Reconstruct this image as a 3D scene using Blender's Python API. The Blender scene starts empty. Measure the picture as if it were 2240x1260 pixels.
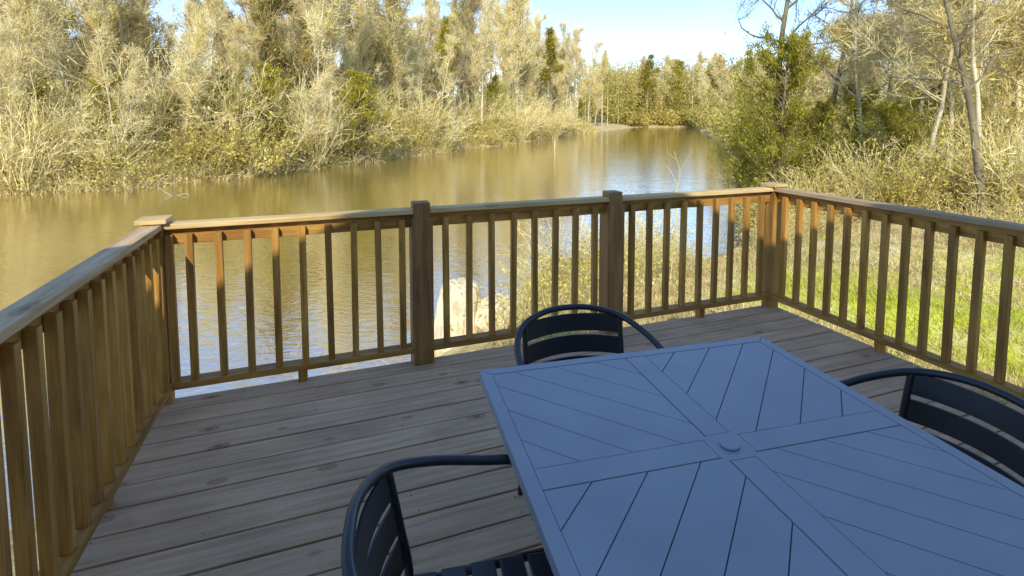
import bpy, bmesh, math, random
import numpy as np
from mathutils import Vector, Matrix, noise
rng=np.random.default_rng(7); random.seed(7)
S=bpy.context.scene
COL=S.collection
ROT=math.radians(20.0)
CX,SX=math.cos(ROT),math.sin(ROT)
def d2w(X,Y): return (X*CX-Y*SX, X*SX+Y*CX)
EYE=1.55; WZ=-3.0

# ------------------------------------------------------------ mesh helpers
def fast_mesh(name,V,Q,mats=(),midx=None,smooth=False):
    V=np.asarray(V,dtype=np.float32); Q=np.asarray(Q,dtype=np.int32)
    me=bpy.data.meshes.new(name)
    me.vertices.add(len(V)); me.vertices.foreach_set('co',V.ravel())
    me.loops.add(Q.size); me.loops.foreach_set('vertex_index',Q.ravel())
    me.polygons.add(len(Q)); me.polygons.foreach_set('loop_start',np.arange(0,Q.size,Q.shape[1],dtype=np.int32))
    for m in mats: me.materials.append(m)
    if midx is not None: me.polygons.foreach_set('material_index',np.asarray(midx,dtype=np.int32))
    me.polygons.foreach_set('use_smooth',np.full(len(Q),smooth))
    me.update(calc_edges=True)
    return me
def link(name,me,parent=None,loc=(0,0,0),rot=(0,0,0),scale=(1,1,1)):
    o=bpy.data.objects.new(name,me); COL.objects.link(o)
    o.location=loc; o.rotation_euler=rot; o.scale=scale
    if parent: o.parent=parent
    return o
def top(o,label,cat,group=None):
    o["label"]=label; o["category"]=cat
    if group: o["group"]=group
    return o
def norm(a): return a/np.maximum(np.linalg.norm(a,axis=-1,keepdims=True),1e-9)
def prisms(P0,P1,R0,R1,k):
    P0=np.asarray(P0,float);P1=np.asarray(P1,float);R0=np.asarray(R0,float);R1=np.asarray(R1,float)
    a=norm(P1-P0); ref=np.where(np.abs(a[:,2:3])<.9,np.array([[0,0,1.]]),np.array([[1.,0,0]]))
    u=norm(np.cross(a,ref)); v=np.cross(a,u)
    ang=np.arange(k)*2*math.pi/k
    ring=np.cos(ang)[None,:,None]*u[:,None,:]+np.sin(ang)[None,:,None]*v[:,None,:]
    A=P0[:,None,:]+ring*R0[:,None,None]; B=P1[:,None,:]+ring*R1[:,None,None]
    V=np.concatenate([A,B],1).reshape(-1,3)
    n=len(P0); base=(np.arange(n)*2*k)[:,None]; i=np.arange(k); j=(i+1)%k
    Q=np.stack([base+i,base+j,base+k+j,base+k+i],-1).reshape(-1,4)
    return V,Q
def ribbons(P0,P1,W0,W1,rg):
    a=norm(P1-P0); r=norm(rg.normal(size=P0.shape)); u=norm(np.cross(a,r))
    V=np.stack([P0-u*W0[:,None],P0+u*W0[:,None],P1+u*W1[:,None],P1-u*W1[:,None]],1).reshape(-1,3)
    Q=np.arange(len(P0)*4).reshape(-1,4); return V,Q
def leaves(C,s,asp,rg,bias=None):
    u=rg.normal(size=C.shape)
    if bias is not None: u=u+bias
    u=norm(u); v=norm(np.cross(u,rg.normal(size=C.shape)))
    s=np.broadcast_to(s,(len(C),))[:,None]
    V=np.stack([C-u*s,C+v*s*asp,C+u*s,C-v*s*asp],1).reshape(-1,3)
    return V,np.arange(len(C)*4).reshape(-1,4)
def cat(*vq):
    Vs=[];Qs=[];mi=[];o=0
    for V,Q,m in vq:
        Vs.append(V);Qs.append(Q+o);mi.append(np.full(len(Q),m));o+=len(V)
    return np.concatenate(Vs),np.concatenate(Qs),np.concatenate(mi)
def catmull(P,n=8):
    P=[Vector(p) for p in P]; out=[]
    for i in range(len(P)-1):
        p0=P[max(i-1,0)];p1=P[i];p2=P[i+1];p3=P[min(i+2,len(P)-1)]
        for j in range(n):
            t=j/n
            out.append(0.5*((2*p1)+(p2-p0)*t+(2*p0-5*p1+4*p2-p3)*t*t+(3*p1-p0-3*p2+p3)*t**3))
    out.append(P[-1]); return out
def sweep(bm,path,r,k=12,r2=None):
    rings=[];N=len(path);prev=None
    for i,p in enumerate(path):
        a=(path[min(i+1,N-1)]-path[max(i-1,0)]).normalized()
        if prev is None:
            ref=Vector((0,0,1)) if abs(a.z)<.9 else Vector((1,0,0)); u=a.cross(ref).normalized()
        else: u=(prev-a*prev.dot(a)).normalized()
        prev=u; v=a.cross(u); rr=r if r2 is None else r+(r2-r)*i/(N-1)
        rings.append([bm.verts.new(p+(u*math.cos(t)+v*math.sin(t))*rr) for t in [2*math.pi*q/k for q in range(k)]])
    for A,B in zip(rings,rings[1:]):
        for q in range(k): f=bm.faces.new((A[q],A[(q+1)%k],B[(q+1)%k],B[q])); f.smooth=True
    bm.faces.new(rings[0][::-1]); bm.faces.new(rings[-1])
def bmbox(bm,c,s,bev=0.0,M=None):
    r=bmesh.ops.create_cube(bm,size=1)
    vs=r['verts']
    for v in vs: v.co=Vector((v.co.x*s[0],v.co.y*s[1],v.co.z*s[2]))
    if bev>0:
        es=list({e for v in vs for e in v.link_edges})
        rr=bmesh.ops.bevel(bm,geom=es,offset=bev,segments=2,affect='EDGES',profile=.6)
        vs=list({v for f in rr['faces'] for v in f.verts}|{v for v in vs if v.is_valid})
        seen=set(vs); st=list(vs)
        while st:
            v=st.pop()
            for e in v.link_edges:
                w=e.other_vert(v)
                if w not in seen: seen.add(w); st.append(w)
        vs=list(seen)
    for v in vs:
        if M is not None: v.co=M@v.co
        v.co+=Vector(c)
    return vs
def bm_done(bm,name,mats):
    bmesh.ops.recalc_face_normals(bm,faces=bm.faces[:])
    me=bpy.data.meshes.new(name); bm.to_mesh(me); bm.free()
    for m in mats: me.materials.append(m)
    return me
def box_mesh(name,s,mat,bev=.004):
    bm=bmesh.new(); bmbox(bm,(0,0,0),s,bev); return bm_done(bm,name,[mat])

# ------------------------------------------------------------ materials
def newmat(name):
    m=bpy.data.materials.new(name); m.use_nodes=True; nt=m.node_tree
    b=nt.nodes['Principled BSDF']; return m,nt,b
def N(nt,t,**kw):
    n=nt.nodes.new(t)
    for k,v in kw.items(): setattr(n,k,v)
    return n
def ramp(nt,stops):
    r=N(nt,'ShaderNodeValToRGB'); cr=r.color_ramp
    while len(cr.elements)<len(stops): cr.elements.new(.5)
    for e,(p,c) in zip(cr.elements,stops): e.position=p; e.color=(*c,1)
    return r
def wood(name,axis,c0,c1,c2,rough=.65,island=False,bump=.25,knots=True,pv=(.8,1.15),gs=14,ks=.6,ka=.75,gr=.65):
    m,nt,b=newmat(name); L=nt.links
    tc=N(nt,'ShaderNodeTexCoord'); oi=N(nt,'ShaderNodeObjectInfo'); geo=N(nt,'ShaderNodeNewGeometry')
    rnd=geo.outputs['Random Per Island'] if island else oi.outputs['Random']
    mul=N(nt,'ShaderNodeMath',operation='MULTIPLY'); mul.inputs[1].default_value=57; L.new(rnd,mul.inputs[0])
    add=N(nt,'ShaderNodeVectorMath',operation='ADD'); L.new(tc.outputs['Object'],add.inputs[0]); L.new(mul.outputs[0],add.inputs[1])
    mp=N(nt,'ShaderNodeMapping'); sc=[gs]*3; sc[axis]=.9; mp.inputs['Scale'].default_value=sc
    L.new(add.outputs[0],mp.inputs[0])
    n1=N(nt,'ShaderNodeTexNoise'); n1.inputs['Scale'].default_value=2.2; n1.inputs['Detail'].default_value=9; n1.inputs['Roughness'].default_value=gr; n1.inputs['Distortion'].default_value=.6
    L.new(mp.outputs[0],n1.inputs['Vector'])
    r=ramp(nt,[(.3,c0),(.5,c1),(.72,c2)]); L.new(n1.outputs['Fac'],r.inputs[0])
    n2=N(nt,'ShaderNodeTexNoise'); n2.inputs['Scale'].default_value=2.5; n2.inputs['Detail'].default_value=4; L.new(add.outputs[0],n2.inputs['Vector'])
    r2=ramp(nt,[(.3,(.82,.80,.78)),(.7,(1.1,1.1,1.1))]); L.new(n2.outputs['Fac'],r2.inputs[0])
    mx=N(nt,'ShaderNodeMix',data_type='RGBA',blend_type='MULTIPLY'); mx.inputs[0].default_value=1
    L.new(r.outputs[0],mx.inputs[6]); L.new(r2.outputs[0],mx.inputs[7])
    mr=N(nt,'ShaderNodeMapRange'); mr.inputs[3].default_value=pv[0]; mr.inputs[4].default_value=pv[1]; L.new(rnd,mr.inputs[0])
    mx2=N(nt,'ShaderNodeVectorMath',operation='SCALE'); L.new(mx.outputs[2],mx2.inputs[0]); L.new(mr.outputs[0],mx2.inputs['Scale'])
    out=mx2.outputs[0]
    if knots:
        mp2=N(nt,'ShaderNodeMapping'); s2=[7.5,7.5,7.5]; s2[axis]=3.4; mp2.inputs['Scale'].default_value=s2; L.new(add.outputs[0],mp2.inputs[0])
        vo=N(nt,'ShaderNodeTexVoronoi'); vo.inputs['Scale'].default_value=ks; L.new(mp2.outputs[0],vo.inputs['Vector'])
        rk=ramp(nt,[(.0,(.18,.12,.08)),(.05,(.35,.27,.2)),(.08,(.8,.75,.7)),(.11,(.58,.52,.46)),(.15,(1,1,1))]); L.new(vo.outputs['Distance'],rk.inputs[0])
        mk=N(nt,'ShaderNodeMix',data_type='RGBA',blend_type='MULTIPLY'); mk.inputs[0].default_value=ka
        L.new(out,mk.inputs[6]); L.new(rk.outputs[0],mk.inputs[7]); out=mk.outputs[2]
    L.new(out,b.inputs['Base Color']); b.inputs['Roughness'].default_value=rough
    bp=N(nt,'ShaderNodeBump'); bp.inputs['Strength'].default_value=bump; bp.inputs['Distance'].default_value=.004
    L.new(n1.outputs['Fac'],bp.inputs['Height']); L.new(bp.outputs[0],b.inputs['Normal'])
    return m
RC=((.22,.092,.010),(.42,.21,.035),(.60,.345,.08))
M_rx=wood('rail_wood_long',0,*RC); M_rz=wood('rail_wood_upright',2,*RC,pv=(.8,1.15)); M_ry=wood('rail_wood_side',1,*RC)
M_post=wood('post_wood',2,(.16,.07,.018),(.29,.145,.04),(.40,.22,.07))
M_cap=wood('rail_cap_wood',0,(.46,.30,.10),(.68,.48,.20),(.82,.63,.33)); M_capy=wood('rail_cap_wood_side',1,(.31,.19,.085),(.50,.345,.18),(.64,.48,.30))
M_deck=wood('deck_board_wood',0,(.42,.265,.145),(.585,.39,.225),(.69,.485,.305),rough=.7,island=True,bump=.3,gs=17,pv=(.88,1.08),ks=.8,ka=.9,gr=.62)
def br(c,g=.78): return (min(.93,c[0]**g),min(.91,(c[1]*.98)**g),(c[2]*.76)**g)
def plant(name,cols,trans=.35,rough=.8,wscale=.35,hue=True,g=.78):
    cols=[br(c,g) for c in cols]
    m,nt,b=newmat(name); L=nt.links
    geo=N(nt,'ShaderNodeNewGeometry'); oi=N(nt,'ShaderNodeObjectInfo')
    n=N(nt,'ShaderNodeTexNoise'); n.inputs['Scale'].default_value=wscale; n.inputs['Detail'].default_value=3; L.new(geo.outputs['Position'],n.inputs['Vector'])
    a=N(nt,'ShaderNodeMath',operation='MULTIPLY'); a.inputs[1].default_value=.45; L.new(geo.outputs['Random Per Island'],a.inputs[0])
    c=N(nt,'ShaderNodeMath',operation='MULTIPLY_ADD'); c.inputs[1].default_value=.9; L.new(n.outputs['Fac'],c.inputs[0]); L.new(a.outputs[0],c.inputs[2])
    d=N(nt,'ShaderNodeMath',operation='MULTIPLY_ADD'); d.inputs[1].default_value=.3 if hue else 0; L.new(oi.outputs['Random'],d.inputs[0]); L.new(c.outputs[0],d.inputs[2])
    e=N(nt,'ShaderNodeMath',operation='SUBTRACT'); e.inputs[1].default_value=.31; L.new(d.outputs[0],e.inputs[0])
    k=len(cols); r=ramp(nt,[(i/(k-1)*.9+.05,cc) for i,cc in enumerate(cols)]); L.new(e.outputs[0],r.inputs[0])
    L.new(r.outputs[0],b.inputs['Base Color']); b.inputs['Roughness'].default_value=rough; b.inputs['Specular IOR Level'].default_value=.2
    if trans>0:
        t=N(nt,'ShaderNodeBsdfTranslucent'); L.new(r.outputs[0],t.inputs[0]); ms=N(nt,'ShaderNodeMixShader'); ms.inputs[0].default_value=trans
        L.new(b.outputs[0],ms.inputs[1]); L.new(t.outputs[0],ms.inputs[2]); L.new(ms.outputs[0],nt.nodes['Material Output'].inputs[0])
    return m
M_bark=plant('pale_bark',[(.26,.20,.12),(.52,.43,.30),(.80,.72,.56)],0,wscale=1.5)
M_barkd=plant('dark_bark',[(.05,.035,.018),(.11,.08,.045),(.20,.15,.09)],0,wscale=1.5)
M_barkm=plant('grey_brown_bark',[(.07,.052,.034),(.15,.115,.075),(.30,.235,.16)],0,wscale=1.5)
M_twig=plant('twig_bark',[(.34,.24,.085),(.71,.56,.28),(.92,.82,.56)],0,wscale=.8)
M_twigd=plant('brown_twig_bark',[(.17,.12,.04),(.42,.31,.12),(.66,.52,.24)],0,wscale=.8)
M_leaf=plant('golden_leaf',[(.34,.24,.03),(.62,.48,.08),(.80,.66,.17),(.90,.80,.34)],.4,wscale=.6)
M_olive=plant('olive_leaf',[(.05,.042,.005),(.20,.16,.015),(.44,.365,.035),(.68,.58,.10)],.35,wscale=.8)
M_cedar=plant('cedar_leaf',[(.05,.045,.005),(.20,.172,.014),(.44,.39,.035),(.70,.64,.09)],.35,wscale=1.3)
M_straw=plant('dry_straw',[(.26,.18,.06),(.65,.52,.25),(.92,.82,.56)],.15,hue=False,wscale=.9)
M_bushl=plant('bush_leaf',[(.18,.14,.012),(.52,.42,.06),(.77,.66,.16),(.88,.81,.30)],.4,wscale=.8)
M_grass=plant('grass_blade',[(.32,.38,.025),(.60,.64,.06),(.84,.82,.18)],.4,wscale=.9,hue=False)

def terrain_mat():
    m,nt,b=newmat('leaf_litter_ground'); L=nt.links
    geo=N(nt,'ShaderNodeNewGeometry')
    n=N(nt,'ShaderNodeTexNoise'); n.inputs['Scale'].default_value=1.3; n.inputs['Detail'].default_value=10; n.inputs['Roughness'].default_value=.75; L.new(geo.outputs['Position'],n.inputs['Vector'])
    r=ramp(nt,[(.33,(.22,.155,.05)),(.5,(.56,.43,.20)),(.66,(.84,.72,.45))]); L.new(n.outputs['Fac'],r.inputs[0])
    r2=ramp(nt,[(.33,(.36,.35,.03)),(.5,(.64,.64,.08)),(.7,(.82,.77,.22))]); L.new(n.outputs['Fac'],r2.inputs[0])
    at=N(nt,'ShaderNodeAttribute',attribute_name='lawn')
    n3=N(nt,'ShaderNodeTexNoise'); n3.inputs['Scale'].default_value=.8; n3.inputs['Detail'].default_value=5; L.new(geo.outputs['Position'],n3.inputs['Vector'])
    r3=ramp(nt,[(.38,(0,0,0)),(.56,(1,1,1))]); L.new(n3.outputs['Fac'],r3.inputs[0])
    mu=N(nt,'ShaderNodeMath',operation='MULTIPLY'); L.new(at.outputs['Fac'],mu.inputs[0]); L.new(r3.outputs[0],mu.inputs[1])
    mx=N(nt,'ShaderNodeMix',data_type='RGBA'); L.new(mu.outputs[0],mx.inputs[0]); L.new(r.outputs[0],mx.inputs[6]); L.new(r2.outputs[0],mx.inputs[7])
    L.new(mx.outputs[2],b.inputs['Base Color']); b.inputs['Roughness'].default_value=.95; b.inputs['Specular IOR Level'].default_value=.1
    bp=N(nt,'ShaderNodeBump'); bp.inputs['Strength'].default_value=.8; bp.inputs['Distance'].default_value=.08; L.new(n.outputs['Fac'],bp.inputs['Height']); L.new(bp.outputs[0],b.inputs['Normal'])
    return m
def water_mat():
    m,nt,b=newmat('river_water'); L=nt.links
    geo=N(nt,'ShaderNodeNewGeometry')
    mp=N(nt,'ShaderNodeMapping'); mp.inputs['Scale'].default_value=(1,1.9,1); mp.inputs['Rotation'].default_value=(0,0,.35); L.new(geo.outputs['Position'],mp.inputs[0])
    n=N(nt,'ShaderNodeTexNoise'); n.inputs['Scale'].default_value=2.8; n.inputs['Detail'].default_value=3; n.inputs['Distortion'].default_value=.8; L.new(mp.outputs[0],n.inputs['Vector'])
    n2=N(nt,'ShaderNodeTexNoise'); n2.inputs['Scale'].default_value=.35; n2.inputs['Detail'].default_value=2; L.new(mp.outputs[0],n2.inputs['Vector'])
    ad=N(nt,'ShaderNodeMath',operation='MULTIPLY_ADD'); ad.inputs[1].default_value=1.3; L.new(n2.outputs['Fac'],ad.inputs[0]); L.new(n.outputs['Fac'],ad.inputs[2])
    bp=N(nt,'ShaderNodeBump'); bp.inputs['Strength'].default_value=.14; bp.inputs['Distance'].default_value=.09; L.new(ad.outputs[0],bp.inputs['Height'])
    df=N(nt,'ShaderNodeBsdfDiffuse'); df.inputs[0].default_value=(.36,.235,.045,1)
    gl=N(nt,'ShaderNodeBsdfGlossy'); gl.inputs['Roughness'].default_value=.03; gl.inputs[0].default_value=(1,.97,.93,1)
    L.new(bp.outputs[0],df.inputs['Normal']); L.new(bp.outputs[0],gl.inputs['Normal'])
    fr=N(nt,'ShaderNodeFresnel'); fr.inputs['IOR'].default_value=1.5; L.new(bp.outputs[0],fr.inputs['Normal'])
    mr=N(nt,'ShaderNodeMapRange'); mr.inputs[3].default_value=.58; mr.inputs[4].default_value=1.0; L.new(fr.outputs[0],mr.inputs[0])
    ms=N(nt,'ShaderNodeMixShader'); L.new(mr.outputs[0],ms.inputs[0]); L.new(df.outputs[0],ms.inputs[1]); L.new(gl.outputs[0],ms.inputs[2])
    L.new(ms.outputs[0],nt.nodes['Material Output'].inputs[0])
    return m
def paint(name,col,rough,metal=0.0,bump=.05,var=.12):
    m,nt,b=newmat(name); L=nt.links
    tc=N(nt,'ShaderNodeTexCoord'); n=N(nt,'ShaderNodeTexNoise'); n.inputs['Scale'].default_value=6; n.inputs['Detail'].default_value=6; L.new(tc.outputs['Object'],n.inputs['Vector'])
    r=ramp(nt,[(.3,tuple(c*(1-var) for c in col)),(.7,tuple(c*(1+var) for c in col))]); L.new(n.outputs['Fac'],r.inputs[0]); L.new(r.outputs[0],b.inputs['Base Color'])
    rr=N(nt,'ShaderNodeMapRange'); rr.inputs[3].default_value=rough-.04; rr.inputs[4].default_value=rough+.06; L.new(n.outputs['Fac'],rr.inputs[0]); L.new(rr.outputs[0],b.inputs['Roughness'])
    b.inputs['Metallic'].default_value=metal
    n2=N(nt,'ShaderNodeTexNoise'); n2.inputs['Scale'].default_value=350; L.new(tc.outputs['Object'],n2.inputs['Vector'])
    bp=N(nt,'ShaderNodeBump'); bp.inputs['Strength'].default_value=bump; bp.inputs['Distance'].default_value=.001; L.new(n2.outputs['Fac'],bp.inputs['Height']); L.new(bp.outputs[0],b.inputs['Normal'])
    return m
M_table=paint('slate_blue_powder_coat',(.275,.305,.345),.46,var=.07)
M_tdark=paint('table_groove_dark',(.05,.07,.11),.6)
M_chair=paint('dark_navy_powder_coat',(.020,.024,.031),.33)
M_wall=paint('house_siding_paint',(.75,.72,.66),.7); M_roof=paint('roof_shingle',(.12,.11,.1),.9)
M_glass=paint('window_glass',(.03,.04,.05),.1)
M_nail=paint('nail_head_dark',(.05,.045,.04),.6)

# ------------------------------------------------------------ river & terrain
RIV=np.array([(-300,0),(-60,25),(-36,29.5),(-30.3,31),(-27,32),(-24.4,34),(-21.5,38.5),(-19.2,42),(-18,46),(-15.5,49.5),(-13.4,59),(-9,66),(-8,76),(-2,84),(1.7,94),(11,122),(23,157),(54,236),(62,250),
 (84,250),(84,240),(46,120),(27,64),(18.5,40),(14.6,28),(9.5,19.5),(5.5,15.8),(3.2,14.2),(.9,12.3),(-.9,10.5),(-2.4,8.0),(-4.5,6.2),(-8,4),(-14,0),(-40,-12),(-300,-60)],float)
def sdist(P):
    P=np.atleast_2d(np.asarray(P,float)); best=np.full(len(P),1e9); ins=np.zeros(len(P),bool)
    n=len(RIV)
    for i in range(n):
        a=RIV[i]; b=RIV[(i+1)%n]; ab=b-a
        t=np.clip(((P-a)@ab)/(ab@ab),0,1); best=np.minimum(best,np.linalg.norm(P-(a+t[:,None]*ab),axis=1))
        c=((a[1]>P[:,1])!=(b[1]>P[:,1]))
        with np.errstate(divide='ignore',invalid='ignore'):
            xi=(b[0]-a[0])*(P[:,1]-a[1])/(b[1]-a[1]+1e-12)+a[0]
        ins^=(c&(P[:,0]<xi))
    return np.where(ins,-best,best)
def gz(P):
    P=np.atleast_2d(np.asarray(P,float)); d=sdist(P)
    x,y=P[:,0],P[:,1]; R=np.hypot(x,y)
    wob=.18*np.sin(x*.9+1.3*np.sin(y*.6))*np.cos(y*.8+x*.3)+.1*np.sin(x*2.3+y*1.7)
    out=-3+1.85*(1-np.exp(-np.maximum(d,0)/3.3))+.012*np.maximum(d,0)+wob*np.clip(d/4,0,1)
    h=np.clip((R-255)/120,0,1); out+=h*h*(3-2*h)*16*np.clip(d/30,0,1)
    inn=-3-np.minimum(1.3,.45*np.abs(d))-.02
    return np.where(d>0,out,inn)
nr,na=190,540
rad=np.concatenate([[0.01],np.geomspace(.8,2800,nr-1)]); ang=np.arange(na)*2*math.pi/na
RR,AA=np.meshgrid(rad,ang,indexing='ij'); P=np.stack([RR*np.sin(AA),RR*np.cos(AA)],-1).reshape(-1,2)
Z=gz(P); V=np.column_stack([P,Z])
i=np.arange(nr-1)[:,None]; j=np.arange(na)[None,:]; j2=(j+1)%na
Q=np.stack([i*na+j,i*na+j2,(i+1)*na+j2,(i+1)*na+j],-1).reshape(-1,4)[:,::-1]
me=fast_mesh('ground',V,Q,[terrain_mat()],smooth=True)
at=me.attributes.new('lawn','FLOAT','POINT')
dd=sdist(P); lawn=np.clip((P[:,0]-3.5)/2,0,1)*np.clip((12-P[:,1])/3,0,1)*np.clip((dd-2.5)/2,0,1)
at.data.foreach_set('value',lawn.astype(np.float32))
g=link('ground',me); g["kind"]="structure"
me=fast_mesh('river_water',[(-3000,-3000,WZ),(3000,-3000,WZ),(3000,3000,WZ),(-3000,3000,WZ)],[(0,1,2,3)],[water_mat()])
w=link('river_water',me); w["kind"]="structure"

# ------------------------------------------------------------ deck
def empty(name,loc=(0,0,0),rz=0.0):
    o=bpy.data.objects.new(name,None); COL.objects.link(o); o.location=loc; o.rotation_euler=(0,0,rz); o.empty_display_size=.2; return o
XL,XR,YB=-.854,3.448,3.23
deck=empty('wooden_deck',(0,0,0),ROT); top(deck,"weathered brown plank deck raised above the river bank","deck")
bm=bmesh.new(); y=YB+.02
x0,x1=XL-.03,XR+.03
while y>-1.25:
    wd=.1362
    M=Matrix.Rotation(random.uniform(-.005,.005),3,'X')
    bmbox(bm,((x0+x1)/2,y-wd/2,-.019+random.uniform(-.0015,.0015)),(x1-x0+random.uniform(-.006,.006),wd,.038),.003,M)
    for k in range(0,12):
        if random.random()<.5: continue
        xx=x0+.04+k*(x1-x0-.08)/11
        for oy in (.028,.11):
            rr=bmesh.ops.create_cone(bm,cap_ends=True,segments=8,radius1=.0027,radius2=.0027,depth=.003,matrix=Matrix.Translation((xx+random.uniform(-.02,.02),y-oy+random.uniform(-.012,.012),.0004)))
            for f_ in {f for v in rr['verts'] for f in v.link_faces}: f_.material_index=1
    y-=.1465
link('deck_boards',bm_done(bm,'deck_boards',[M_deck,M_nail]),deck)
bm=bmesh.new()
bmbox(bm,((x0+x1)/2,YB-.03,-.16),(x1-x0,.04,.235),.003)
bmbox(bm,(x0+.03,1.0,-.16),(.04,4.4,.235),.003); bmbox(bm,(x1-.03,1.0,-.16),(.04,4.4,.235),.003)
for k in range(1,11): bmbox(bm,(x0+k*(x1-x0)/11,1.0,-.15),(.04,4.4,.21),0)
link('joist_frame',bm_done(bm,'joist_frame',[M_post]),deck)
for px,py in [(.2,3.1),(1.4,3.1),(2.8,3.1),(-.6,1.2),(3.3,1.2)]:
    link('support_post',box_mesh('support_post',(.14,.14,3.0),M_post),deck,(px,py,-1.775))

BAL=box_mesh('baluster',(.037,.037,.81),M_rz,.003)
def railing(label,posts,p0,p1,axis,inner,bals,blocks):
    e=empty('deck_railing',(0,0,0),ROT); top(e,label,"railing","wooden railings around the deck")
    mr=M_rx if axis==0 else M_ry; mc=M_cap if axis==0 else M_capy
    const=YB if axis==0 else (XL if inner>0 else XR)
    def pos(t,off,z): return (t,const+off*inner,z) if axis==0 else (const+off*inner,t,z)
    def sz(l,dep,h): return (l,dep,h) if axis==0 else (dep,l,h)
    stops=[p0]+[p[0] for p in posts if p0<p[0]<p1]+[p1]
    for a,b in zip(stops,stops[1:]):
        aa=a+(.035 if a!=p0 else 0); bb=b-(.035 if b!=p1 else 0)
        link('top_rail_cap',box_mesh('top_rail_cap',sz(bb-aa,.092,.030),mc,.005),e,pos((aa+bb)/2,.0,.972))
        link('top_rail',box_mesh('top_rail',sz(bb-aa,.036,.088),mr,.004),e,pos((aa+bb)/2,-.012,.912))
        link('bottom_rail',box_mesh('bottom_rail',sz(bb-aa,.086,.037),mr,.004),e,pos((aa+bb)/2,.012,.096))
    for t,w_,capped in posts:
        if w_>.1:
            bm=bmesh.new(); bmbox(bm,(0,0,-.03),(w_,w_,1.78),.005); bmbox(bm,(0,0,.905),(.104,.104,.1),.004)
            link('post',bm_done(bm,'post',[M_post]),e,pos(t,0,.07))
        else:
            link('post',box_mesh('post',(.09,.09,1.98),M_rz,.005),e,pos(t,0,.0))
        if capped: link('post_cap',box_mesh('post_cap',(.145,.145,.026),mc,.006),e,pos(t,0,1.005))
    for t in bals:
        o=bpy.data.objects.new('baluster',BAL); COL.objects.link(o); o.parent=e
        o.location=pos(t,.025,.115+.405); o.rotation_euler=(random.uniform(-.006,.006),random.uniform(-.006,.006),random.uniform(-.03,.03))
    for t in blocks: link('support_block',box_mesh('support_block',(.05,.05,.077),M_rz),e,pos(t,.0,.0388))
    return e
PB,PC=.566,1.94
b=[XL+.07]+list(np.linspace(XL,PB,11)[1:-1]+.02)+list(np.linspace(PB,PC,10)[1:-1])+list(np.linspace(PC,XR,11)[1:-1])
railing("brown wooden railing facing the river, partly sunlit at its ends",[(XL,.09,True),(PB,.13,False),(PC,.13,False),(XR,.09,True)],XL+.045,XR-.045,0,-1,b,[PB-.71,PC+.80])
bl=np.arange(YB-.12,-1.1,-.120)
railing("brown wooden railing on the water side, in shade",[(1.4,.09,False),(-.1,.09,False)],-1.25,YB-.045,1,1,[t for t in bl if abs(t-1.4)>.05 and abs(t+.1)>.05],[2.4,.7])
bl=np.arange(YB-.14,-1.1,-.130)
railing("brown wooden railing beside the grassy bank, in shade",[(1.4,.09,False),(-.1,.09,False)],-1.25,YB-.045,1,-1,[t for t in bl if abs(t-1.4)>.05 and abs(t+.1)>.05],[2.32,.7])

# ------------------------------------------------------------ house behind the deck (casts the deck's shade)
ELEV=36.0; AZI=25.0
HOR=4.23/math.cos(math.radians(AZI))
house=empty('house',(0,0,0),ROT); top(house,"gabled house whose wall meets the deck","house")
AX=1.35-4.23*math.tan(math.radians(AZI)); AZ=1.60+HOR*math.tan(math.radians(ELEV)); HW,SL=4.9,.53; YF=-1.3
bm=bmesh.new()
pts=[(AX-HW+.3,-1.9),(AX+HW-.3,-1.9),(AX+HW-.3,AZ-.12-SL*(HW-.3)),(AX,AZ-.12),(AX-HW+.3,AZ-.12-SL*(HW-.3))]
f=[bm.verts.new((x,YF,z)) for x,z in pts]; bk=[bm.verts.new((x,YF-8,z)) for x,z in pts]
bm.faces.new(f); bm.faces.new(bk[::-1])
for k in range(5): bm.faces.new((f[k],bk[k],bk[(k+1)%5],f[(k+1)%5]))
link('wall',bm_done(bm,'wall',[M_wall]),house)
bm=bmesh.new()
for s in (-1,1):
    q=[(AX,AZ),(AX+s*HW,AZ-SL*HW),(AX+s*HW,AZ-SL*HW-.1),(AX,AZ-.1)]
    a=[bm.verts.new((x,YF+.3,z)) for x,z in q]; c=[bm.verts.new((x,YF-8.3,z)) for x,z in q]
    bm.faces.new(a); bm.faces.new(c[::-1])
    for k in range(4): bm.faces.new((a[k],c[k],c[(k+1)%4],a[(k+1)%4]))
link('roof',bm_done(bm,'roof',[M_roof]),house)
link('door',box_mesh('door',(1.7,.05,2.05),M_glass),house,(1.2,YF+.03,1.03))
for x in (-2.6,3.0): link('window',box_mesh('window',(.9,.05,1.0),M_glass),house,(x,YF+.03,1.3))

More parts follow.
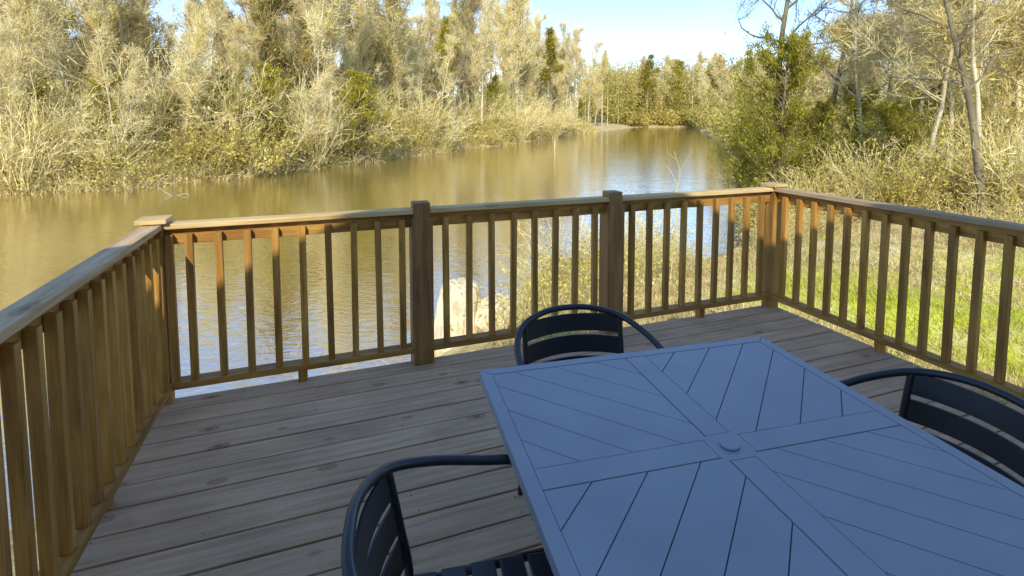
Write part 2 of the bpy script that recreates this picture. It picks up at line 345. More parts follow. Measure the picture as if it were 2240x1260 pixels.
# ------------------------------------------------------------ table
TR=math.atan2(.245,.969); TC=(.552,1.262); TH=.72; T2=.543
table=empty('patio_table',(TC[0],TC[1],0),TR); top(table,"square slate blue metal patio table with slatted top","table")
def clip(poly,n,c):
    out=[]
    for i in range(len(poly)):
        a=poly[i];b=poly[(i+1)%len(poly)]
        da=a[0]*n[0]+a[1]*n[1]-c; db=b[0]*n[0]+b[1]*n[1]-c
        if da<=0: out.append(a)
        if (da<0<db) or (db<0<da):
            t=da/(da-db); out.append((a[0]+(b[0]-a[0])*t,a[1]+(b[1]-a[1])*t))
    return out
bm=bmesh.new()
def slab(poly,z0,z1,bev=.001):
    if len(poly)<3: return
    A=abs(sum(poly[i][0]*poly[(i+1)%len(poly)][1]-poly[(i+1)%len(poly)][0]*poly[i][1] for i in range(len(poly))))/2
    if A<2e-4: return
    cx=sum(p[0] for p in poly)/len(poly); cy=sum(p[1] for p in poly)/len(poly)
    lo=[bm.verts.new((p[0],p[1],z0)) for p in poly]; hi=[bm.verts.new((p[0],p[1],z1-bev)) for p in poly]
    tp=[]
    for p in poly:
        dx,dy=cx-p[0],cy-p[1]; l=math.hypot(dx,dy); tp.append(bm.verts.new((p[0]+dx/l*bev*1.3,p[1]+dy/l*bev*1.3,z1)))
    m=len(poly)
    for k in range(m):
        bm.faces.new((lo[k],lo[(k+1)%m],hi[(k+1)%m],hi[k])); bm.faces.new((hi[k],hi[(k+1)%m],tp[(k+1)%m],tp[k]))
    bm.faces.new(tp); bm.faces.new(lo[::-1])
FB=.035; BW=.036; G=.0012; inn=T2-FB
for qx in (-1,1):
    for qy in (-1,1):
        quad=[(qx*(BW+G),qy*(BW+G)),(qx*(inn-G),qy*(BW+G)),(qx*(inn-G),qy*(inn-G)),(qx*(BW+G),qy*(inn-G))]
        if qx*qy<0: quad=quad[::-1]
        n=(1/math.sqrt(2)*qx,-1/math.sqrt(2)*qy)
        offs=[-.45,-.25,-.15,-.05,.05,.15,.25,.45]
        for a,c in zip(offs,offs[1:]):
            p=clip(quad,n,c-G); p=clip(p,(-n[0],-n[1]),-(a+G)); slab(p,TH-.012,TH)
e=.052
slab([(-inn+G,-BW+G),(-e,-BW+G),(-e,BW-G),(-inn+G,BW-G)],TH-.012,TH+.0005); slab([(e,-BW+G),(inn-G,-BW+G),(inn-G,BW-G),(e,BW-G)],TH-.012,TH+.0005)
slab([(-BW+G,-inn+G),(BW-G,-inn+G),(BW-G,-e),(-BW+G,-e)],TH-.012,TH+.0005); slab([(-BW+G,e),(BW-G,e),(BW-G,inn-G),(-BW+G,inn-G)],TH-.012,TH+.0005)
slab([(-e+.001,-BW+G),(-BW+G,-e+.001),(BW-G,-e+.001),(e-.001,-BW+G),(e-.001,BW-G),(BW-G,e-.001),(-BW+G,e-.001),(-e+.001,BW-G)],TH-.012,TH+.0005)
link('tabletop',bm_done(bm,'tabletop',[M_table]),table)
bm=bmesh.new()
for s in (-1,1):
    o_=T2; i_=inn
    for ax in (0,1):
        q=[(-o_,s*o_),(o_,s*o_),(i_,s*i_),(-i_,s*i_)]
        if ax: q=[(b_,a_) for a_,b_ in q]
        slab(q,TH-.03,TH+.001,.003)
link('tabletop_frame',bm_done(bm,'tabletop_frame',[M_table]),table)
link('tabletop_underside',box_mesh('tabletop_underside',(2*inn,2*inn,.006),M_tdark,0),table,(0,0,TH-.0065))
bm=bmesh.new(); bmesh.ops.create_cone(bm,cap_ends=True,segments=40,radius1=.024,radius2=.024,depth=.006)
bmesh.ops.bevel(bm,geom=[e_ for e_ in bm.edges if abs(e_.verts[0].co.z-e_.verts[1].co.z)<1e-5],offset=.0015,segments=3,affect='EDGES')
for f_ in bm.faces: f_.smooth=len(f_.verts)==4
link('umbrella_hole_cap',bm_done(bm,'umbrella_hole_cap',[M_table]),table,(0,0,TH+.0037))
for sx in (-1,1):
    for sy in (-1,1):
        bm=bmesh.new(); sweep(bm,catmull([(sx*.22,sy*.22,TH-.03),(sx*.10,sy*.10,.45),(sx*.12,sy*.12,.2),(sx*.30,sy*.30,.01)],8),.019,12)
        link('leg',bm_done(bm,'leg',[M_table]),table)

# ------------------------------------------------------------ chairs
def chair_parts():
    half=[(-.245,.262,.003),(-.25,.25,.25),(-.258,.235,.50),(-.266,.205,.61),(-.274,.13,.652),(-.278,.0,.668),(-.262,-.13,.695),(-.205,-.235,.728),(-.105,-.288,.750)]
    full=half+[(0,-.30,.757)]+[(-x,y_,z) for x,y_,z in half[::-1]]
    bm=bmesh.new(); path=catmull(full,8); sweep(bm,path,.0122,14)
    out=[('armrest_frame',bm_done(bm,'armrest_frame',[M_chair]))]
    for s in (-1,1):
        bm=bmesh.new()
        sweep(bm,catmull([(s*.205,-.237,.728),(s*.205,-.210,.58),(s*.203,-.19,.44),(s*.205,-.215,.25),(s*.215,-.26,.003)],6),.011,12)
        out.append(('rear_leg',bm_done(bm,'rear_leg',[M_chair])))
    bm=bmesh.new()
    def arc_slat(zc,h):
        n=16; th=.006; A=[]
        for k in range(n+1):
            x=-.203+.406*k/n; u=x/.203
            ring=[]
            for (dz,dt) in ((-h/2,0),(h/2,0),(h/2,-th),(-h/2,-th)):
                z=zc+dz; lean=-.188-(z-.44)/(.735-.44)*.052
                yy=lean-.050*(1-u*u)+dt+.004
                ring.append(bm.verts.new((x,yy,z+.006*(1-u*u))))
            A.append(ring)
        for a,c in zip(A,A[1:]):
            for q in range(4): bm.faces.new((a[q],a[(q+1)%4],c[(q+1)%4],c[q]))
        bm.faces.new(A[0]); bm.faces.new(A[-1][::-1])
    for zc in (.693,.608,.523): arc_slat(zc,.069)
    out.append(('backrest',bm_done(bm,'backrest',[M_chair])))
    bm=bmesh.new()
    for k in range(6): bmbox(bm,(0,-.155+k*.072,.445-.003*abs(k-2.5)),(.43,.06,.012),.003)
    for s in (-1,1): sweep(bm,[Vector((s*.205,-.195,.428)),Vector((s*.22,.0,.428)),Vector((s*.24,.245,.428))],.011,10)
    sweep(bm,[Vector((-.24,.243,.427)),Vector((.24,.243,.427))],.011,10)
    out.append(('seat',bm_done(bm,'seat',[M_chair])))
    return out
CP=chair_parts()
for (cx,cy),(fx,fy),lab in [((.305,1.84),(.24,-.971),"dark metal slatted armchair tucked under the table's river side"),
                        ((-.02,1.01),(.98,.20),"dark metal slatted armchair pulled up to the table's water side"),
                        ((1.12,1.375),(-.967,-.254),"dark metal slatted armchair tucked under the table beside the lawn")]:
    e=empty('metal_armchair',(cx,cy,0),math.atan2(fy,fx)-math.pi/2); top(e,lab,"chair","dark metal armchairs around the table")
    for n,m in CP: link(n,m,e)

# ------------------------------------------------------------ trees
def gen_skel(rg,H,r0,lean=0,nb=3,start=.25,ang=(25,55),l1=.30,up1=.10,crooked=.045,l2=.5,skip=.25):
    segs=[]
    def branch(p,d,L,r,lev):
        n=(12,6,4)[lev]; sl=L/n
        for k in range(n):
            t=k/n
            w=(crooked,.17,.22)[lev]; upz=(.02,up1,.07)[lev]
            d=d+rg.normal(0,w,3)+np.array([0,0,upz]); d=d/np.linalg.norm(d)
            q=p+d*sl; ra=r*(1-.8*t); rb=r*(1-.8*(k+1)/n)
            segs.append((p,q,ra,rb,lev))
            if lev<2 and t>=(start if lev==0 else .15):
                for c in range(nb if lev==0 else 2):
                    if rg.random()<skip: continue
                    th=math.radians(rg.uniform(*ang)); ph=rg.uniform(0,2*math.pi)
                    u=np.cross(d,[0,0,1.0] if abs(d[2])<.95 else [1.0,0,0]); u/=np.linalg.norm(u); v=np.cross(d,u)
                    cd=d*math.cos(th)+(u*math.cos(ph)+v*math.sin(ph))*math.sin(th)
                    LL=(H*l1*(1.15-t)*rg.uniform(.4,1.4)) if lev==0 else L*l2*(1.15-t)*rg.uniform(.5,1.3)
                    branch(p+(q-p)*rg.random(),cd,LL,max(ra*.5,.02),lev+1)
            p=q
    branch(np.zeros(3),np.array([lean,0,1.0]),H,r0,0)
    return segs
def skel_arrays(segs,lv):
    s=[x for x in segs if x[4] in lv]
    return (np.array([x[0] for x in s]),np.array([x[1] for x in s]),np.array([x[2] for x in s]),np.array([x[3] for x in s]))
def twigs(rg,P0,P1,per,L,w,curl=.35,spread=.5,up=.2):
    n=len(P0)*per; idx=np.repeat(np.arange(len(P0)),per); t=rg.random(n)[:,None]
    b=P0[idx]+(P1-P0)[idx]*t; ax=norm(P1-P0)[idx]
    d=norm(ax*.9+rg.normal(size=(n,3))*spread+np.array([0,0,up])); l=(L*rg.uniform(.3,1.3,n))[:,None]
    m=b+d*l*.5; d2=norm(d+rg.normal(size=(n,3))*curl); e=m+d2*l*.5
    A=np.concatenate([b,m]);B=np.concatenate([m,e])
    W0=np.concatenate([np.full(n,w),np.full(n,w*.75)]);W1=np.concatenate([np.full(n,w*.75),np.full(n,w*.35)])
    return A,B,W0,W1
def make_proto(seed,H,r0,bark,twigm,leafm,per=2,tl=1.0,tw=.019,nleaf=0,ls=.09,tw2=1,**kw):
    rg=np.random.default_rng(seed); sg=gen_skel(rg,H,r0,**kw)
    a=skel_arrays(sg,(0,)); b1=skel_arrays(sg,(1,)); c=skel_arrays(sg,(2,))
    V1,Q1=prisms(*a,9); V2,Q2=prisms(b1[0],b1[1],np.maximum(b1[2],tw*1.4),np.maximum(b1[3],tw*1.2),5)
    V,Q,mi=cat((V1,Q1,0),(V2,Q2,0)); trunk=fast_mesh('trunk',V,Q,[bark],smooth=True)
    V3,Q3=prisms(c[0],c[1],np.maximum(c[2],tw*1.1),np.maximum(c[3],tw*.9),3)
    base0=np.concatenate([c[0],b1[0][::2]]);base1=np.concatenate([c[1],b1[1][::2]])
    A,B,W0,W1=twigs(rg,base0,base1,per,tl,tw)
    V4,Q4=ribbons(A,B,W0,W1,rg)
    parts=[(V3,Q3,0),(V4,Q4,1)]
    if tw2:
        A2,B2,w0,w1=twigs(rg,A,B,tw2,tl*.5,tw*.7)
        V5,Q5=ribbons(A2,B2,w0,w1,rg); parts.append((V5,Q5,1))
    if nleaf:
        pool=np.nonzero(np.sin(A[:,0]*1.9+seed)+np.sin(A[:,2]*1.3+A[:,1]*1.7)>-.1)[0]; idx=rg.choice(pool,nleaf)
        C=A[idx]+(B-A)[idx]*rg.random((nleaf,1))*1.2+rg.normal(size=(nleaf,3))*.12
        V6,Q6=leaves(C,ls*rg.uniform(.5,1.3,nleaf),.5,rg); parts.append((V6,Q6,2))
    V,Q,mi=cat(*parts)
    return trunk,fast_mesh('crown',V,Q,[bark,twigm,leafm],mi)
def make_cedar(seed,H,W,leafm,bark,nbr=110,per=260,ls=.07,pw=.75,zb=.06,jit=1.0):
    rg=np.random.default_rng(seed)
    n=12; zz=np.linspace(0,H*.97,n+1); off=np.cumsum(rg.normal(0,.04,(n+1,2)),0)
    P=np.column_stack([off,zz]); V1,Q1=prisms(P[:-1],P[1:],H*.018*(1-zz[:-1]/H)+.015,H*.018*(1-zz[1:]/H)+.012,8)
    trunk=fast_mesh('trunk',V1,Q1,[bark],smooth=True)
    t=rg.uniform(zb,.99,nbr); az=rg.uniform(0,2*math.pi,nbr)
    R=W*np.power(1-t,pw)*(.6+.4*np.minimum(1,(t-zb+.02)*6))*rg.uniform(.3,1.5,nbr)+.1
    b=np.column_stack([np.interp(t*H,zz,off[:,0]),np.interp(t*H,zz,off[:,1]),t*H])
    d=np.column_stack([np.cos(az),np.sin(az),rg.uniform(.4,1.5,nbr)]); e=b+d*R[:,None]
    V2,Q2=prisms(b,e,np.full(nbr,.02),np.full(nbr,.006),3)
    ns=8; si=np.repeat(np.arange(nbr),ns); st=rg.uniform(.3,1,len(si))[:,None]; sb=b[si]+(e-b)[si]*st
    sd=norm(norm(e-b)[si]+rg.normal(size=(len(si),3))*.5+np.array([0,0,.2])); sl=(R[si]*rg.uniform(.15,.5,len(si)))[:,None]
    m=len(si)*per//ns; idx=rg.integers(0,len(si),m); s=rg.random(m)[:,None]
    C=sb[idx]+sd[idx]*sl[idx]*s*1.2+rg.normal(size=(m,3))*(.03+.03*R[si][idx][:,None])*jit
    bias=sd[idx]*1.8+np.array([0,0,.4])
    V3,Q3=leaves(C,ls*rg.uniform(.6,1.4,m),.28,rg,bias)
    V,Q,mi=cat((V2,Q2,0),(V3,Q3,1)); return trunk,fast_mesh('crown',V,Q,[bark,leafm],mi)
def make_pine(seed,H,bark,leafm,ls=.16,n=7000):
    rg=np.random.default_rng(seed); sg=gen_skel(rg,H,H*.014,nb=3,start=.45,ang=(50,85),l1=.24,up1=.04,crooked=.03,skip=.12)
    a=skel_arrays(sg,(0,)); b1=skel_arrays(sg,(1,)); c=skel_arrays(sg,(2,))
    V1,Q1=prisms(*a,8); V2,Q2=prisms(*b1,4); V,Q,mi=cat((V1,Q1,0),(V2,Q2,0)); trunk=fast_mesh('trunk',V,Q,[bark],smooth=True)
    V3,Q3=prisms(c[0],c[1],np.maximum(c[2],.012),np.maximum(c[3],.01),3)
    idx=rg.integers(0,len(c[0]),n); C=c[0][idx]+(c[1]-c[0])[idx]*rg.random((n,1))+rg.normal(size=(n,3))*.28
    V4,Q4=leaves(C,ls*rg.uniform(.6,1.4,n),.35,rg,np.array([0,0,.8]))
    V,Q,mi=cat((V3,Q3,0),(V4,Q4,1)); return trunk,fast_mesh('crown',V,Q,[bark,leafm],mi)
def make_shrub(seed,H,W,twigm,leafm,ns=110,nl=2500,ls=.06,w=.014):
    rg=np.random.default_rng(seed)
    az=rg.uniform(0,2*math.pi,ns); r=rg.uniform(0,.25*W,ns)
    p=np.column_stack([r*np.cos(az),r*np.sin(az),np.zeros(ns)])
    d=norm(np.column_stack([np.cos(az),np.sin(az),np.zeros(ns)])*rg.uniform(.1,1.0,ns)[:,None]*W/H+np.array([0,0,1.])+rg.normal(size=(ns,3))*.2)
    L=H*rg.uniform(.4,1.25,ns); A=[];B=[];w0=[];w1=[]
    for k in range(5):
        q=p+d*(L/5)[:,None]; A.append(p);B.append(q);w0.append(np.full(ns,w*(1.6-.25*k)));w1.append(np.full(ns,w*(1.6-.25*(k+1)))); p=q
        d=norm(d+rg.normal(size=(ns,3))*.22+np.array([0,0,-.07*k]))
    A=np.concatenate(A);B=np.concatenate(B)
    V1,Q1=prisms(A,B,np.concatenate(w0),np.concatenate(w1),3)
    stem=fast_mesh('stems',V1,Q1,[twigm])
    a2,b2,x0,x1=twigs(rg,A[ns:],B[ns:],3,H*.2,w*.8)
    V2,Q2=ribbons(a2,b2,x0,x1,rg)
    idx=rg.integers(0,len(a2),nl); C=b2[idx]+rg.normal(size=(nl,3))*.07
    V3,Q3=leaves(C,ls*rg.uniform(.6,1.3,nl),.5,rg)
    V,Q,mi=cat((V2,Q2,0),(V3,Q3,1)); return stem,fast_mesh('crown',V,Q,[twigm,leafm],mi)

bare=[make_proto(11,14,.13,M_bark,M_twig,M_leaf,per=2,nleaf=300,start=.4),
      make_proto(12,15,.15,M_bark,M_twig,M_leaf,nleaf=1000,start=.45),
      make_proto(13,13,.13,M_bark,M_twig,M_leaf,nleaf=2600,nb=4,start=.12),
      make_proto(14,14,.14,M_bark,M_twig,M_leaf,nleaf=250,lean=.35,crooked=.09,l1=.36),
      make_proto(15,12,.14,M_barkm,M_twigd,M_olive,nleaf=4500,nb=4,start=.1),
      make_proto(16,15,.17,M_barkm,M_barkm,M_leaf,per=3,tw=.010,tl=.8,nleaf=250,ls=.06,nb=3,start=.34,ang=(40,75),l1=.36,up1=.05,crooked=.05,skip=.3),
      make_proto(17,15,.11,M_bark,M_twig,M_leaf,per=3,tw=.014,nleaf=700,start=.3)]
pine=[make_pine(21,17,M_barkm,M_olive),make_pine(22,15,M_barkm,M_olive,n=9000)]
cedar=[make_cedar(31,8,2.2,M_olive,M_barkd,per=180,ls=.09,jit=2),make_cedar(32,6,2.0,M_cedar,M_barkd,nbr=150,per=190,ls=.055,pw=.6,jit=1.2)]
shrub=[make_shrub(41,3.0,2.6,M_twig,M_bushl,nl=1200),make_shrub(42,2.4,2.6,M_twigd,M_bushl,nl=3200),make_shrub(43,3.6,2.4,M_twig,M_bushl,nl=800,ns=110)]
PH={'b':[14,15,13,14,12,15,15],'p':[17,15],'c':[8,6],'s':[3,2.4,3.6]}
LAB={'b':[("bare_tree","pale bare winter tree with fine twigs on the bank"),("bare_tree","slender bare tree with sparse golden leaves"),("bare_tree","twiggy tree thick with golden dry leaves"),("bare_tree","leaning pale bare tree at the water's edge"),("leafy_tree","dense olive leaved tree on the wooded bank"),("bare_tree","tall brown trunked bare tree with spreading limbs"),("bare_tree","tall pale twiggy tree with a few golden leaves")],
     'p':[("pine_tree","tall pine with bare lower trunk and olive crown"),("pine_tree","bushy pine with olive green crown")],
     'c':[("cedar_tree","conical olive green cedar on the bank"),("cedar_tree","broad golden green cedar beside the water")],
     's':[("shrub","twiggy tan shrub at the river bank"),("shrub","golden leaved shrub at the river bank"),("shrub","tall straw coloured shrub at the river bank")]}
PR={'b':bare,'p':pine,'c':cedar,'s':shrub}
CATN={'b':'tree','p':'pine tree','c':'cedar tree','s':'shrub'}
cnt=0
def plant_at(kind,i,x,y,H,sxy=None,rz=None,label=None,tilt=0):
    global cnt
    nm,lb=LAB[kind][i]; z=gz([(x,y)])[0]-.05; s=H/PH[kind][i]; sxy=sxy or s
    e=empty(nm,(x,y,z),rng.uniform(0,6.28) if rz is None else rz); e.scale=(sxy,sxy,s)
    if tilt: e.rotation_euler[1]=tilt
    top(e,label or lb,CATN[kind],{'b':"bare and golden trees along the river",'p':"pines along the river",'c':"cedars along the river",'s':"shrubs along the river bank"}[kind])
    T,Cm=PR[kind][i]
    link('stems' if kind=='s' else 'trunk',T,e); link('crown',Cm,e); cnt+=1
SKX=[-300,0,150,250,400,440,480,520,700,850,900,960,1000,1100,1180,1250,1340,1400,1500,1600,1700,2300]
SKY=[-140,-150,-100,-130,-40,40,-20,-80,-90,-40,30,10,-30,-60,0,70,130,108,118,130,120,100]
def px_of(x,y): return 1120+1140*x/y
def skyH(x,y): 
    yt=np.interp(px_of(x,y),SKX,SKY); return (257-yt)/1140*y+EYE-gz([(x,y)])[0]
FX=[-60,-30,-20,-13,2,23,54];FY=[25,31,41,59,94,157,236]
def farbank(P): return P[1]> np.interp(P[0],FX,FY)
pl=[]
tries=0
while len(pl)<225 and tries<30000:
    tries+=1
    dep=31+rng.random()**1.5*165; lat=rng.uniform(-1.08,.28)*dep
    d=sdist([(lat,dep)])[0]
    if not farbank((lat,dep)) or d<1.2 or d>30+dep*.15: continue
    if rng.random()>math.exp(-d/ (14+dep*.1)) +.15: continue
    mind=1.1+dep*.010
    if any((lat-a)**2+(dep-b_)**2<mind**2 for a,b_ in pl): continue
    pl.append((lat,dep)); H=min(skyH(lat,dep),32)*rng.uniform(.6,1.1)
    r=rng.random()
    if r<.84: k,i=('b',rng.choice(7,p=[.28,.22,.16,.10,.06,.02,.16]))
    elif r<.90: k,i=('p',rng.integers(0,2)); H*=.8
    else: k,i=('c',rng.integers(0,2)); H*=.42
    H=max(H,5); plant_at(k,int(i),lat,dep,H,sxy=H/PH[k][int(i)]*rng.uniform(.7,1.05))
ps=[];tries=0
while len(ps)<110 and tries<20000:
    tries+=1
    dep=29+rng.random()**1.4*110; lat=rng.uniform(-1.08,.25)*dep; d=sdist([(lat,dep)])[0]
    if not farbank((lat,dep)) or d<.3 or d>7: continue
    if any((lat-a)**2+(dep-b_)**2<1.4**2 for a,b_ in ps): continue
    ps.append((lat,dep)); i=int(rng.choice([0,0,2,1,1])); plant_at('s',i,lat,dep,PH['s'][i]*rng.uniform(.7,1.8)*(1+dep*.004))
plant_at('b',3,-19.5,43.5,10,rz=0.1,tilt=.45); plant_at('b',0,-22.5,39,9,rz=2,tilt=.35); plant_at('b',3,-27,34.5,8,rz=.3,tilt=.25)
for lat,dep,H in [(-21,45,8.0),(-16.0,55,7),(-10,70,6.5),(-33,36,6),(-15,52,9),(-20,42.5,5)]: plant_at('c',0,lat,dep,H,sxy=H/8*1.2)
def at(px,dep): return ((px-1120)/1140*dep,dep)
for px,dep,k,i,H,s in [(1710,20,'c',1,7.0,1.05),(1645,26,'c',1,4.8,.85),(1800,22,'c',1,4.2,.8),(1950,19,'c',1,3.6,.7),(1870,27,'c',1,5.0,.9),(2050,26,'c',0,5.0,1),
   (1688,20.8,'b',5,16,.95),(1800,26,'b',5,13,.9),(1885,22,'b',6,12,.8),(1960,30,'b',2,11,.95),(2030,18,'b',6,10.5,.8),(2140,17,'b',6,11,.8),(2110,28,'b',6,14,1),(2230,20,'b',2,10,.9),(2330,18,'b',0,11,.8),
   (1920,26,'b',6,13,1),(2000,22,'b',6,11,.8),(2080,20,'b',6,11,.8),(2180,24,'b',6,13,.95),(1830,29,'b',6,10,.8),(2270,17,'b',6,10,.8),(2160,14.5,'b',5,9,.7),(1750,38,'b',2,8,1),(2020,34,'b',4,12,1.1),
   (2200,36,'b',2,14,1.1),(1850,44,'b',2,10,1),(1740,48,'b',1,10,.9),(1670,62,'b',2,11,1.1),(1610,85,'b',2,13,1.1),(1640,105,'p',0,16,1.2),(1580,140,'b',2,19,1.5),(1560,180,'p',1,22,1.8),(1600,160,'b',1,20,1.5),(1535,215,'b',2,28,1.9),(1980,48,'p',0,15,1),(2090,55,'b',2,15,1.3),(1900,60,'b',2,13,1.3),(2280,45,'b',1,16,1.2),(2180,60,'b',4,17,1.4),(1800,75,'b',2,13,1.4),(1720,90,'b',2,14,1.4),(1660,130,'b',2,18,1.8),(1700,150,'b',2,20,2),
   (1510,262,'b',2,33,2.6),(1480,268,'p',1,31,2.4),(1445,262,'b',2,32,2.6),(1410,258,'p',0,33,2.2),(1380,262,'b',2,31,2.6),(1350,258,'b',2,30,2.6),
   (2360,28,'b',1,14,1),(2450,22,'b',2,12,1)]:
    x,y=at(px,dep); plant_at(k,i,x,y,H,sxy=s)
for px,dep,i,H in [(1690,18,1,1.8),(1760,17.5,0,2.0),(1820,18,1,2.4),(1900,17,0,2.6),(1980,16,1,2.2),(2060,17,0,2.6),(2130,16,1,2.6),(2210,15,0,2.6),(2290,14,0,2.8),(2000,20,2,3.6),(2100,21,1,3.8),(2200,19,2,4.2),(1860,21,1,3.0),(1780,27,0,3),(1720,33,1,3),(2240,25,1,5),(2050,32,0,5),(1930,38,1,5),(1660,40,1,3),
   (1240,12.8,0,2.2),(1330,13.6,2,2.0),(1420,14.2,0,2.0),(1290,11.5,1,1.3),(1380,12,2,1.5),(1180,11.9,2,1.2)]:
    x,y=at(px,dep); plant_at('s',i,x,y,H,sxy=.8*H/PH['s'][i])

# ------------------------------------------------------------ stuff: brush, far wood, grass
def brush(P,per,h,spread,w,rg,seg=4,tw=2):
    n=len(P)*per; idx=np.repeat(np.arange(len(P)),per)
    b=P[idx]+np.column_stack([rg.normal(size=n)*spread,rg.normal(size=n)*spread,np.zeros(n)])
    b[:,2]=gz(b[:,:2])-.03
    d=norm(rg.normal(size=(n,3))*np.array([.6,.6,.2])+np.array([0,0,1.])); L=h[idx]*rg.uniform(.3,1.2,n); W=w[idx]
    A=[];B=[];w0=[];w1=[];p=b
    for k in range(seg):
        q=p+d*(L/seg)[:,None]; A.append(p);B.append(q);w0.append(W*(1-.2*k));w1.append(W*(1-.2*(k+1))); p=q
        d=norm(d+rg.normal(size=(n,3))*.28+np.array([0,0,-.12*k]))
    A=np.concatenate(A);B=np.concatenate(B);w0=np.concatenate(w0);w1=np.concatenate(w1)
    out=[ribbons(A,B,w0,w1,rg)]
    if tw:
        a2,b2,_,_=twigs(rg,A[n:],B[n:],tw,float(np.mean(h))*.22,.01); ww=np.repeat(w0[n:],tw); ww=np.concatenate([ww,ww])*.7
        out.append(ribbons(a2,b2,ww,ww*.4,rg))
    return out
def scatter(n,fn,cond):
    out=[]
    while sum(len(o) for o in out)<n:
        P=fn(4000); d=sdist(P); P=P[cond(P,d)]; out.append(P)
    P=np.concatenate(out)[:n]; return np.column_stack([P,gz(P)])
rg=np.random.default_rng(5)
def fn1(m):
    dep=28+rg.random(m)**1.6*140; return np.column_stack([rg.uniform(-1.1,.3,m)*dep,dep])
def isfar(P): return P[:,1]>np.interp(P[:,0],FX,FY)-3
P1=scatter(1600,fn1,lambda P,d:isfar(P)&(d>.0)&(d<10)&(rg.random(len(P))<np.exp(-d/4)+.15))
h1=rg.uniform(.4,2.4,len(P1))*(1+P1[:,1]*.006); w1_=.015+P1[:,1]*.00028
o=brush(P1,12,h1,.6,w1_,rg,tw=1)
V,Q,mi=cat((*o[0],0),(*o[1],0)); nl=50000
idx=rg.integers(0,len(P1),nl); C=P1[idx]+rg.normal(size=(nl,3))*np.array([.8,.8,.4])+np.array([0,0,.7])*rg.random((nl,1))*h1[idx][:,None]
Vl,Ql=leaves(C,.06+P1[idx][:,1]*.0008,.5,rg); V,Q,mi=cat((V,Q,0),(Vl,Ql,1))
mi[-len(Ql):]=np.where(np.sin(P1[idx][:,0]*.45+P1[idx][:,1]*.3)+rg.normal(size=nl)*.3>.5,2,1)
u=link('undergrowth',fast_mesh('undergrowth',V,Q,[M_straw,M_bushl,M_olive],mi)); u["kind"]="stuff"; u["label"]="dry tangled brush along the wooded river bank"; u["category"]="undergrowth"
def deckc(P): return P[:,0]*CX+P[:,1]*SX, -P[:,0]*SX+P[:,1]*CX
def offdeck(P):
    X,Y=deckc(P); return ~((X>-1.1)&(X<3.75)&(Y<3.7))
def fn2(m): 
    dep=rg.uniform(5,30,m); return np.column_stack([rg.uniform(-.9,1.1,m)*dep,dep])
def clearview(P):
    r=P[:,0]/P[:,1]; return (r<.34)|(r>.49)
P2=scatter(700,fn2,lambda P,d:~isfar(P)&offdeck(P)&(d>.05)&(d<3.2)&(P[:,0]>.1)&clearview(P))
h2=rg.uniform(.3,1.4,len(P2))
o=brush(P2,18,h2,.25,np.full(len(P2),.0065),rg,tw=2)
P2b=scatter(26,fn2,lambda P,d:~isfar(P)&offdeck(P)&(d>-.3)&(d<.4)&(P[:,0]<-1.8)&(P[:,0]>-4))
o2=brush(P2b,9,rg.uniform(.3,.8,len(P2b)),.2,np.full(len(P2b),.005),rg,tw=2)
P3=scatter(1200,fn2,lambda P,d:~isfar(P)&offdeck(P)&(d>6)&(P[:,0]>4)&(P[:,1]>13+rg.normal(size=len(P))))
o3=brush(P3,10,rg.uniform(.3,1.4,len(P3)),.4,np.full(len(P3),.010),rg,tw=1)
V,Q,mi=cat(*[(*x,0) for x in o+o2+o3])
nl=50000; PP=np.concatenate([P2,P3]); idx=rg.integers(0,len(PP),nl); C=PP[idx]+rg.normal(size=(nl,3))*np.array([.5,.5,.0])+np.array([0,0,1.1])*rg.random((nl,1))**1.5
Vl,Ql=leaves(C,.035,.5,rg); V,Q,mi=cat((V,Q,0),(Vl,Ql,1))
u=link('dry_brush',fast_mesh('dry_brush',V,Q,[M_straw,M_bushl],mi)); u["kind"]="stuff"; u["label"]="straw coloured dry brush below the deck"; u["category"]="brush"
def fn3(m): 
    dep=rg.uniform(2,17,m); return np.column_stack([rg.uniform(.1,1.5,m)*dep,dep])
P4=scatter(80000,fn3,lambda P,d:offdeck(P)&(d>1.5)&(P[:,0]>1.5))
n=len(P4); L=rg.uniform(.04,.16,n); d=norm(rg.normal(size=(n,3))*.5+np.array([0,0,1.])); A=P4; B=A+d*L[:,None]
pn=np.sin(A[:,0]*1.3+1.7*np.sin(A[:,1]*.9))+np.cos(A[:,1]*1.1+A[:,0]*.7)+rg.normal(size=n)*.8-np.clip((A[:,1]-7)*.4,-.2,3)
V,Q=ribbons(A,B,np.full(n,.006),np.full(n,.002),rg)
u=link('grass',fast_mesh('grass',V,Q,[M_grass,M_straw],(pn<0).astype(int))); u["kind"]="stuff"; u["label"]="patchy yellow green lawn grass"; u["category"]="grass"
def fn4(m):
    dep=110+rg.random(m)*420; return np.column_stack([rg.uniform(-1.05,1.05,m)*dep,dep])
P5=scatter(1500,fn4,lambda P,d:(d>4)&((P[:,1]>180)|(d>25)))
def hl(P,m):
    pxs=1120+1140*P[:,0]/P[:,1]; return (257-np.maximum(np.interp(pxs,SKX,SKY),10)-m)/1140*P[:,1]+EYE-P[:,2]
H5=np.minimum(rg.uniform(16,34,len(P5)),np.maximum(hl(P5,6),4))
def fn6(m):
    dep=rg.uniform(236,320,m); return np.column_stack([rg.uniform(.14,.50,m)*dep,dep])
P6=scatter(330,fn6,lambda P,d:(d>3)&(d<70)); H6=np.minimum(rg.uniform(18,38,len(P6)),np.maximum(hl(P6,0),4))*rg.uniform(.8,1.04,len(P6))
P7=scatter(160,fn6,lambda P,d:(d>.5)&(d<9)); H7=rg.uniform(4,9,len(P7))
def fn8(m):
    dep=rg.uniform(60,245,m); return np.column_stack([rg.uniform(.33,.55,m)*dep,dep])
